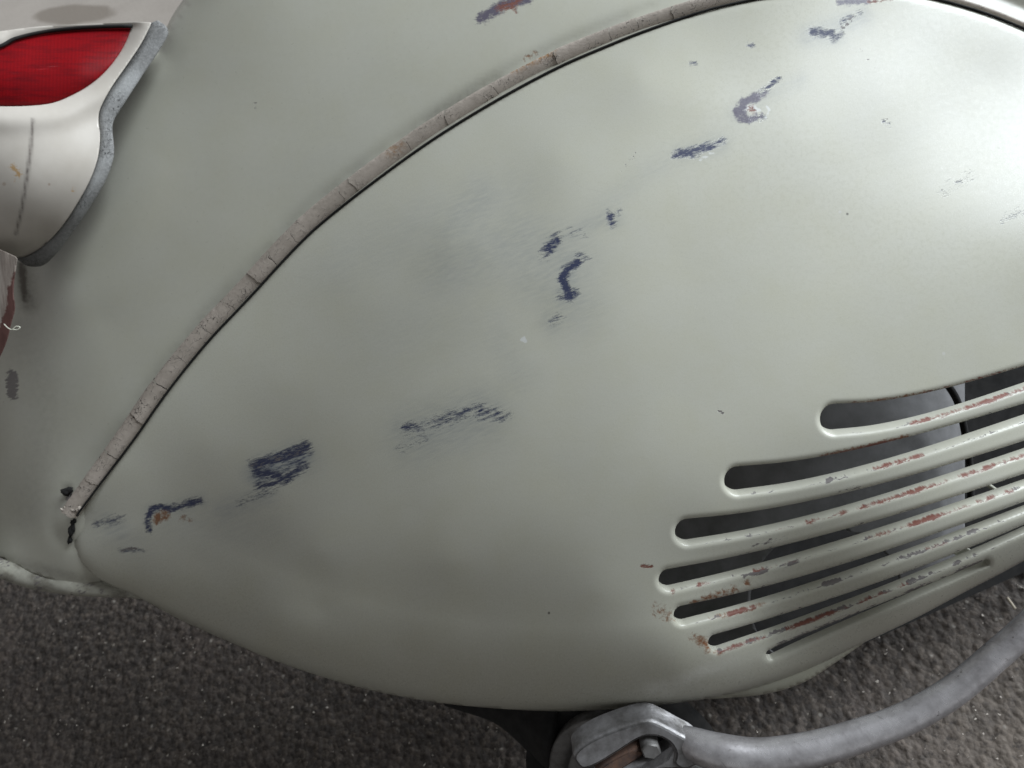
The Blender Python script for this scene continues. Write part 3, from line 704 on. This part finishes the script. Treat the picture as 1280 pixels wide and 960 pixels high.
for i in range(len(cuts)-1):
    s0 = cs[i]+jag[i]+0.00012; s1 = cs[i+1]+jag[i+1]-0.00012
    n = max(6, int((cs[i+1]-cs[i])/0.002)); V = []; dl = rng.uniform(-0.0004, 0.0006); rr = rng.uniform(0.97, 1.03)
    for k in range(n+1):
        s = s0+(s1-s0)*(k/n)
        c = at(s, c3); bb = at(s, B3); ww = at(s, W3); r = np.interp(s, arc, r3)*rr
        wob = 1+0.05*(vnoise(s*900, np.full(NA, i*3.3)+th*2, 3)-0.5)
        endf = 1
        V.append(c+bb*(np.cos(th)*r*wob*endf)[:, None]+ww*((np.abs(np.sin(th))**0.8*np.sign(np.sin(th)))*r*0.62*wob*endf+dl)[:, None])
    V = np.concatenate(V); fs = [(k*NA+j, k*NA+j+1, (k+1)*NA+j+1, (k+1)*NA+j) for k in range(n) for j in range(NA-1)]
    p2 = to_px(V)[:, :2]; mx = p2[:, 0]
    o = link('trim_piece', V, fs, TRIM, px=p2, attrs=dict(craze=np.clip(1.1-np.abs(mx-200)/330, 0.45, 1)+strokes(p2, [([(640, 110), (860, 18)], 25, .9)]),
        dirt_shade=np.tile(np.clip((-np.cos(th)*1.0-0.45), 0, 0.8), n+1)*0+np.clip(0.9*(seg_dist(p2, fine_seam)[0]/(2*np.interp(mx, xx, halfw)))-0.5, 0, .6)+0.08, rust=strokes(p2, [([(640, 88), (690, 66)], 5, 1.0), ([(488, 190), (500, 184)], 8, .7)])))
    o.parent = trim; o.matrix_parent_inverse = trim.matrix_world.inverted()
m_ = (arc > cs[0]) & (arc < cs[-1])
core = tube('trim_core', (c3-W3*0.0016)[m_], (r3*0.55)[m_], DARK, n=10, caps=True)
core.parent = trim; core.matrix_parent_inverse = trim.matrix_world.inverted()
# black gasket line between trim and cowl
gq = fine_seam+nrm*0.8
gp = P(gq[:, 0], gq[:, 1], np.minimum(seam_D(fine_seam)-0.0022, cowl_f(fine_seam)+0.0008))
gl = tube('seam_gasket', gp[m_], 0.0008, DARK, n=8); gl.parent = trim; gl.matrix_parent_inverse = trim.matrix_world.inverted()

# crumbled sealant at the tip of the cowl
def lump(name, u, v, D, r, mat, seed, stretch=(1, 1, 1), parent=trim):
    rg = np.random.default_rng(seed); V = []; n, mth = 9, 7
    c = P(u, v, D)
    ph = rg.uniform(0, 6, 3)
    for a in range(mth+1):
        t = math.pi*a/mth
        for k in range(n):
            p = 2*math.pi*k/n; d = np.array([math.sin(t)*math.cos(p), math.sin(t)*math.sin(p), math.cos(t)])
            rad = r*(1+0.35*math.sin(3*d[0]+ph[0]+2*d[1])+0.25*math.sin(5*d[2]+ph[1])*math.cos(4*d[1]+ph[2]))
            V.append(c+(d*rad*np.array(stretch)) @ M.T)
    fs = [(a*n+k, (a+1)*n+k, (a+1)*n+(k+1) % n, a*n+(k+1) % n) for a in range(mth) for k in range(n)]
    V = np.array(V); p2 = to_px(V)[:, :2]
    o = link(name, V, fs, mat, px=p2, attrs=dict(craze=np.ones(len(V)), dirt_shade=np.full(len(V), 0.1), rust=np.zeros(len(V))))
    if parent: o.parent = parent; o.matrix_parent_inverse = parent.matrix_world.inverted()
    return o
for k, (u, v, r, s) in enumerate([(90, 662, .0028, (0.8, 1.5, .6)), (87, 675, .0022, (0.7, 1.4, .6)), (92, 652, .002, (1, 1, .6)), (84, 614, .0030, (1.3, 1, .5)), (91, 622, .0026, (1, 1.1, .5))]):
    lump('sealant_crumb', u, v, float(body_f(np.array([[u, v]]))[0])-0.001, r, DARK, 40+k, s)
for k, (u, v, r, s) in enumerate([(78, 637, .0012, (1.8, .8, .5)), (83, 635, .0016, (1.2, .9, .5)), (87, 638, .0018, (1.1, .7, .5)), (92, 636, .0024, (1, .9, .5)), (98, 636, .0022, (.9, 1.1, .5)), (89, 631, .0018, (1.4, .8, .5)), (95, 630, .0028, (1, 1, .5))]):
    lump('frayed_end', u, v, .5975, r, TRIM, 60+k, s)

# ---- engine seen through the slots
sh_poly = np.array([(760, 470), (1000, 440), (1206, 430), (1206, 712), (1120, 760), (1000, 815), (900, 840), (780, 800)], float)
def shroud_sd(Q):
    a = poly_sd(Q, sh_poly); e = (np.hypot((Q[:, 0]-1034)/96, (Q[:, 1]-752)/92)-1)*90
    return np.minimum(a, e)
px, faces, edges = sheet(np.arange(730, 1216, 6.0), np.arange(425, 905, 6.0), shroud_sd)
dd = 0.525+0.045*((px[:, 0]-1050)/500)**2+0.10*((px[:, 1]-560)/500)**2+0.012*np.clip((px[:, 0]-1150)/60, 0, 1)**2
V = P(px[:, 0], px[:, 1], dd)
px, V, faces = extrude(px, V, faces, edges, [lip(0.001, 0), lip(0.003, 0)])
eng = bpy.data.objects.new('engine', None); COL.objects.link(eng); child(eng); eng['label'] = 'grey fan shroud and dark engine behind the louvre slots'
bpy.context.view_layer.update()
def echild(o, p=None):
    p = p or eng; o.parent = p; o.matrix_parent_inverse = p.matrix_world.inverted(); return o
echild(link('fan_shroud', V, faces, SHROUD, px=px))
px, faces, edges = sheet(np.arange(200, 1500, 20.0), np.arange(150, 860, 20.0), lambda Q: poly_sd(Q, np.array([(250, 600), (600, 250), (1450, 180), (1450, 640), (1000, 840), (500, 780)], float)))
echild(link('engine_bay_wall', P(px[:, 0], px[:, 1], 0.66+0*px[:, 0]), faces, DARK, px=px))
echild(tube('cable', spline(P([1160, 1180, 1196, 1204, 1212, 1214], [440, 474, 500, 530, 580, 640], [.50, .505, .51, .513, .518, .52]), 6), 0.0022, DARK, n=10))
WHITE = simple('off_white_plastic', (0.62, 0.62, 0.52), (0.5, 0.5, 0.42), 80, 0.5)
echild(tube('cable_tie', P([1222, 1235, 1252], [598, 606, 618], [.50, .50, .50]), 0.0014, WHITE, n=8))
t0 = P([1180, 1196, 1222, 1206], [684, 678, 694, 702], [.485, .485, .485, .485])
t1 = t0+np.array([0, .002, 0])
echild(link('bracket_tab', np.r_[t0, t1], [(0, 1, 2, 3), (4, 7, 6, 5), (0, 4, 5, 1), (1, 5, 6, 2), (2, 6, 7, 3), (3, 7, 4, 0)], WHITE, smooth=False))

# ---- tail light
tl = bpy.data.objects.new('tail_light', None); COL.objects.link(tl); child(tl); tl['label'] = 'red tail light in a yellowed white housing'
bpy.context.view_layer.update()
inner = spline([(190, 28), (176, 55), (158, 82), (140, 108), (126, 134), (123, 150), (125, 172), (122, 198), (112, 226), (96, 255), (78, 282), (58, 304), (38, 318), (20, 323)], 5)
outer = spline([(197, 25), (208, 33), (210, 44), (196, 68), (178, 95), (158, 126), (143, 150), (141, 165), (143, 190), (138, 212), (126, 238), (108, 266), (90, 292), (72, 316), (54, 332), (36, 333), (22, 325)], 5)
lens_poly = np.r_[spline([(-90, 80), (-40, 72), (0, 60), (20, 50), (60, 41), (110, 36), (165, 34)], 5), spline([(165, 34), (156, 56), (141, 79), (121, 100), (95, 117), (60, 130), (0, 133), (-60, 128), (-90, 118)], 5)[1:]]
h_poly = np.r_[[(168, 27)], inner, spline([(20, 323), (0, 318), (-40, 300), (-90, 262), (-140, 200)], 5)[1:], [(-150, 60)], spline([(-100, 42), (-40, 44), (0, 39), (50, 33), (108, 30), (168, 27)], 5)]
hf = tps([(190, 28), (150, 95), (124, 150), (120, 210), (70, 290), (20, 323), (60, 180), (0, 200), (-60, 200), (40, 250), (0, 290), (-100, 100), (0, 100), (100, 90), (60, 36), (-140, 200), (168, 30)],
         [.628, .618, .611, .606, .617, .632, .592, .586, .592, .597, .610, .605, .598, .608, .625, .612, .630], 0.0006)
hbot = spline([(58, 304), (38, 318), (20, 323), (0, 318), (-40, 300), (-90, 262)], 5)
def hdepth(Q):
    D = hf(Q); d, _ = seg_dist(Q, hbot); x = np.clip(1-d/40, 0, 1); D = D+0.008*(1-np.sqrt(1-x**2.2))
    d = -poly_sd(Q, lens_poly); D = D+0.004*np.clip(1-d/16, 0, 1)**2-0.0025*np.exp(-((d-18)/14)**2)
    return D
px, faces, edges = sheet(np.arange(-155, 200, 3.0), np.arange(20, 330, 3.0), lambda Q: np.minimum(poly_sd(Q, h_poly), -poly_sd(Q, lens_poly)))
V = P(px[:, 0], px[:, 1], hdepth(px))
bk = P(0, 0, 1)*0+(-UP[None]@M.T*0)
into = M @ np.array([-0.75, 0.3, -1.0]); into /= np.linalg.norm(into)
def back(k): return lambda p, b: np.tile(into*k, (len(p), 1))
px, V, faces = extrude(px, V, faces, edges, [back(.0015), back(.012)])
echild(link('housing', V, faces, HOUSING, px=px, attrs=dict(crease=strokes(px, [([(41, 150), (38, 185), (33, 225), (27, 262), (20, 292)], 1.9, .85), ([(39, 180), (33, 225)], 2.2, .9)]),
    spots=1.6*np.clip((px[:, 1]-135)/50, 0, 1), rust=strokes(px, [([(16, 208), (24, 218)], 6, .8), ([(18, 226)], 3, .7), ([(92, 234), (90, 240)], 4, .55)]))), tl)
# lens, with its thickness
px, faces, edges = sheet(np.arange(-95, 172, 4.0), np.arange(30, 138, 4.0), lambda Q: poly_sd(Q, lens_poly)+0.8)
cen = poly_sd(px, lens_poly); V = P(px[:, 0], px[:, 1], hf(px)+0.0045+0.006*np.clip((px[:, 1]-70)/50, 0, 1.5)**2-0.0035*np.sqrt(np.clip(cen/45, 0, 1)))
px, V, faces = extrude(px, V, faces, edges, [back(.004), back(.01)])
echild(link('lens', V, faces, LENS, px=px), tl)
ll = spline([(-90, 78), (-40, 70), (0, 58), (20, 48), (60, 39), (110, 34), (165, 32.5)], 5)
echild(tube('lens_seal', P(ll[:, 0], ll[:, 1], hf(ll)+0.001), 0.0013, DARK, n=8), tl)
# rubber gasket between housing and body
g_poly = np.r_[inner, outer[::-1]]
px, faces, edges = sheet(np.arange(15, 216, 2.2), np.arange(20, 338, 2.2), lambda Q: poly_sd(Q, g_poly)-0.2+0.5*(vnoise(Q[:, 0]/7, Q[:, 1]/7, 6)-0.6))
e = poly_sd(px, g_poly); V = P(px[:, 0], px[:, 1], hf(px)+0.007-0.0025*np.sqrt(np.clip(e/6, 0, 1)))
px, V, faces = extrude(px, V, faces, edges, [back(.0012), back(.012)])
echild(link('rubber_gasket', V, faces, GASKET, px=px), tl)
# dark backing so no light shows between housing and gasket
px, faces, edges = sheet(np.arange(-100, 205, 8.0), np.arange(20, 332, 8.0), lambda Q: poly_sd(Q, np.r_[h_poly])-3)
echild(link('lamp_base', P(px[:, 0], px[:, 1], hf(px)+0.016), faces, DARK, px=px), tl)

# ---- number plate edge under the tail light
pp = np.r_[[(-80, 300), (0, 312), (22, 322)], spline([(21, 330), (18, 350), (17, 368), (19, 385), (14, 405), (9, 425), (0, 446), (-20, 480), (-80, 560)], 3)]
px, faces, edges = sheet(np.arange(-82, 26, 2.5), np.arange(296, 565, 2.5), lambda Q: poly_sd(Q, pp))
V = P(px[:, 0], px[:, 1], 0.605+0.0003*(20-px[:, 0])*0.3+0.0006*vnoise(px[:, 0]/6, px[:, 1]/20, 2))
px, V, faces = extrude(px, V, faces, edges, [back(.0008), back(.004)])
child(link('number_plate', V, faces, PLATE, px=px, attrs=dict(red=strokes(px, [([(22, 350), (14, 390), (4, 430), (-20, 480)], 11, 1.0), ([(5, 420), (0, 440)], 14, 1.0)]))))['label'] = 'edge of a weathered number plate with reddish chipped lower corner'

# ---- kick start lever and its clamp
kl = bpy.data.objects.new('kick_start', None); COL.objects.link(kl); child(kl); kl['label'] = 'curved cast aluminium kick start lever below the cowl'
bpy.context.view_layer.update()
L = np.array([(826, 906, .506, 8), (842, 916, .500, 16), (864, 929, .493, 24), (900, 941, .485, 28), (950, 946, .480, 27), (1010, 938, .476, 26), (1070, 921, .473, 24), (1130, 899, .470, 23), (1190, 865, .467, 22), (1250, 815, .464, 21), (1300, 770, .462, 21), (1370, 700, .46, 22), (1440, 620, .458, 22)], float)
Ls = spline(L, 8); pts = P(Ls[:, 0], Ls[:, 1], Ls[:, 2]); echild(tube('lever_arm', pts, 0.83*Ls[:, 3]*Ls[:, 2]/F, ALLOY, n=28), kl)

def prism(name, poly, d0, d1, mat, parent, bev=0.0012, normal=None):
    """outline in the plane facing the kick shaft, given by px; with thickness and a bevelled edge"""
    poly = np.asarray(poly, float); n = len(poly)
    if np.sum(poly[:, 0]*np.roll(poly[:, 1], -1)-np.roll(poly[:, 0], -1)*poly[:, 1]) < 0: poly = poly[::-1]
    poly = spline(poly, 3, True) if n > 6 else poly; n = len(poly)
    dirv = -INW if normal is None else normal
    tgp = np.roll(poly, -1, 0)-np.roll(poly, 1, 0); tgp /= np.linalg.norm(tgp, axis=1)[:, None]
    inn = np.c_[-tgp[:, 1], tgp[:, 0]]
    def ring(inset, dep):
        q = poly+inn*(inset*F/d0)
        return P(q[:, 0], q[:, 1], np.full(n, d0))+dirv*dep
    V = np.r_[ring(0, -d1), ring(0, -bev), ring(bev*0.35, -bev*0.35), ring(bev, 0)]
    fs = [(r*n+k, (r+1)*n+k, (r+1)*n+(k+1) % n, r*n+(k+1) % n) for r in range(3) for k in range(n)]
    fs += [tuple(3*n+k for k in range(n)), tuple(range(n))[::-1]]
    o = link(name, V, fs, mat, smooth=True)
    bpy.context.view_layer.objects.active = o
    o.data.polygons.foreach_set('use_smooth', [True]*(len(fs)-2)+[False]*2)
    return echild(o, parent)
facing = M @ np.array([0.0, -0.35, 0.94])
# engine boss: stacked rings about the kick shaft
def boss(name, u, v, D, r, length, mat, nn=56):
    c = P(u, v, D); axv = M @ np.array([-0.35, -0.30, 0.89]); axv /= np.linalg.norm(axv)
    a = np.cross(axv, [0, 0, 1]); a /= np.linalg.norm(a); b = np.cross(axv, a); V = []
    prof = [(r, -length), (r, -0.0015), (r-0.0006, -0.0004), (r-0.002, 0), (r*0.80, 0.0), (r*0.78, -0.003), (0.0005, -0.003)]
    for rr, h in prof:
        for k in range(nn):
            t = 2*math.pi*k/nn; V.append(c+axv*h+rr*(math.cos(t)*a+math.sin(t)*b))
    fs = [(i*nn+k, i*nn+(k+1) % nn, (i+1)*nn+(k+1) % nn, (i+1)*nn+k) for i in range(len(prof)-1) for k in range(nn)]
    return echild(link(name, V, fs, mat), kl)
boss('crankcase_boss', 775, 985, .545, 0.067, .03, DARK)
boss('outer_ring', 782, 985, .530, 0.053, .012, CASE)
boss('inner_ring', 792, 990, .520, 0.044, .010, CASE)
up_jaw = [(716, 948), (723, 935), (745, 921), (775, 909), (800, 902), (815, 901), (830, 907), (850, 918), (870, 929), (880, 942), (874, 956), (856, 964), (842, 956), (843, 942), (836, 930), (822, 923), (806, 923), (790, 931), (770, 944), (742, 960), (726, 962)]
prism('clamp_jaw', up_jaw, .4865, .015, CLAMP, kl, .0022, facing)
low_jaw = [(842, 924), (854, 934), (864, 950), (852, 964), (824, 966), (802, 972), (772, 994), (742, 1004), (747, 984), (777, 964), (804, 953), (828, 948), (836, 938)]
prism('clamp_jaw', low_jaw, .488, .016, CLAMP, kl, .003, facing)
prism('kick_shaft', [(748, 962), (775, 944), (797, 936), (804, 944), (786, 958), (760, 975), (748, 982)], .490, .02, RUST, kl, .0015, facing)
hexp = [(814+13*math.cos(a), 940+11*math.sin(a)) for a in np.linspace(0.2, 0.2+2*math.pi, 7)[:-1]]
prism('clamp_bolt', hexp, .486, .012, CASE, kl, .001, facing)
# filler between the jaws
prism('clamp_web', [(740, 950), (775, 930), (815, 915), (835, 920), (835, 935), (800, 955), (765, 975)], .500, .012, DARK, kl, .001, facing)
# dark crankcase mass under the cowl
cc = P(np.array([560, 640, 720]), np.array([862, 868, 905]), np.array([.62, .60, .57]))
echild(tube('crankcase', spline(cc, 6), np.linspace(.012, .036, 13), DARK, n=20), eng)

# ------------------------------------------------------------------ small litter lying about
def litter(name, pxs, r, label, cat, D=None, mat=WHITE, z=0.003):
    Q = []
    for u, v in pxs:
        d = P(u, v, 1.0)-CAM; Q.append(CAM+d*((z-CAM[2])/d[2]) if D is None else P(u, v, D))
    o = tube(name, spline(Q, 4), r, mat, n=8); tag(o, label, cat); return o
DRY = simple('dry_stem', (0.55, 0.5, 0.4), (0.4, 0.34, 0.26), 90, 0.8)
litter('dry_stem', [(1259, 747), (1264, 754), (1269, 761)], .0011, 'short pale dry stem lying on the asphalt between cowl and kick lever', 'stem', mat=DRY, z=.004)
litter('thread', [(5, 405), (10, 410), (15, 412), (20, 408), (25, 409), (22, 412), (16, 412)], .00035, 'tiny white thread caught on the number plate edge', 'thread', D=.6005)
def chip_thing(u0, poly, label, name, cat):
    Q = []
    for u, v in poly:
        d = P(u, v, 1.0)-CAM; Q.append(CAM+d*((0.006-CAM[2])/d[2]))
    Q = np.array(Q); n = len(Q); V = np.r_[Q, Q-np.array([0, 0, .0015])]; V[0, 2] += .004
    fs = [tuple(range(n)), tuple(range(n, 2*n))[::-1]]+[(k, n+k, n+(k+1) % n, (k+1) % n) for k in range(n)]
    tag(link(name, V, fs, WHITE, smooth=False), label, cat)
chip_thing(0, [(1258, 711), (1270, 704), (1283, 700), (1295, 704), (1290, 714), (1270, 713)], 'crumpled white paper scrap on the asphalt below the end of the lowest slot', 'paper_scrap', 'paper')
# loose pale grit: nobody could count it
rg = np.random.default_rng(5); V = []; fs = []
for k in range(900):
    u, v = rg.uniform(-40, 1320), rg.uniform(690, 1000)
    d = P(u, v, 1.0)-CAM; c = CAM+d*((0.0012-CAM[2])/d[2]); r = rg.uniform(.0005, .0016)**1.0
    q = rg.normal(size=(4, 3)); q /= np.linalg.norm(q, axis=1)[:, None]; n0 = len(V)
    for w_ in q: V.append(c+w_*r*np.array([1.3, 1, .7]))
    fs += [(n0, n0+1, n0+2), (n0, n0+2, n0+3), (n0, n0+3, n0+1), (n0+1, n0+3, n0+2)]
GRIT = simple('pale_grit', (0.5, 0.46, 0.4), (0.22, 0.19, 0.17), 150, 0.8)
tag(link('grit', V, fs, GRIT, smooth=False), 'loose pale grit scattered over the asphalt', 'grit', kind='stuff')
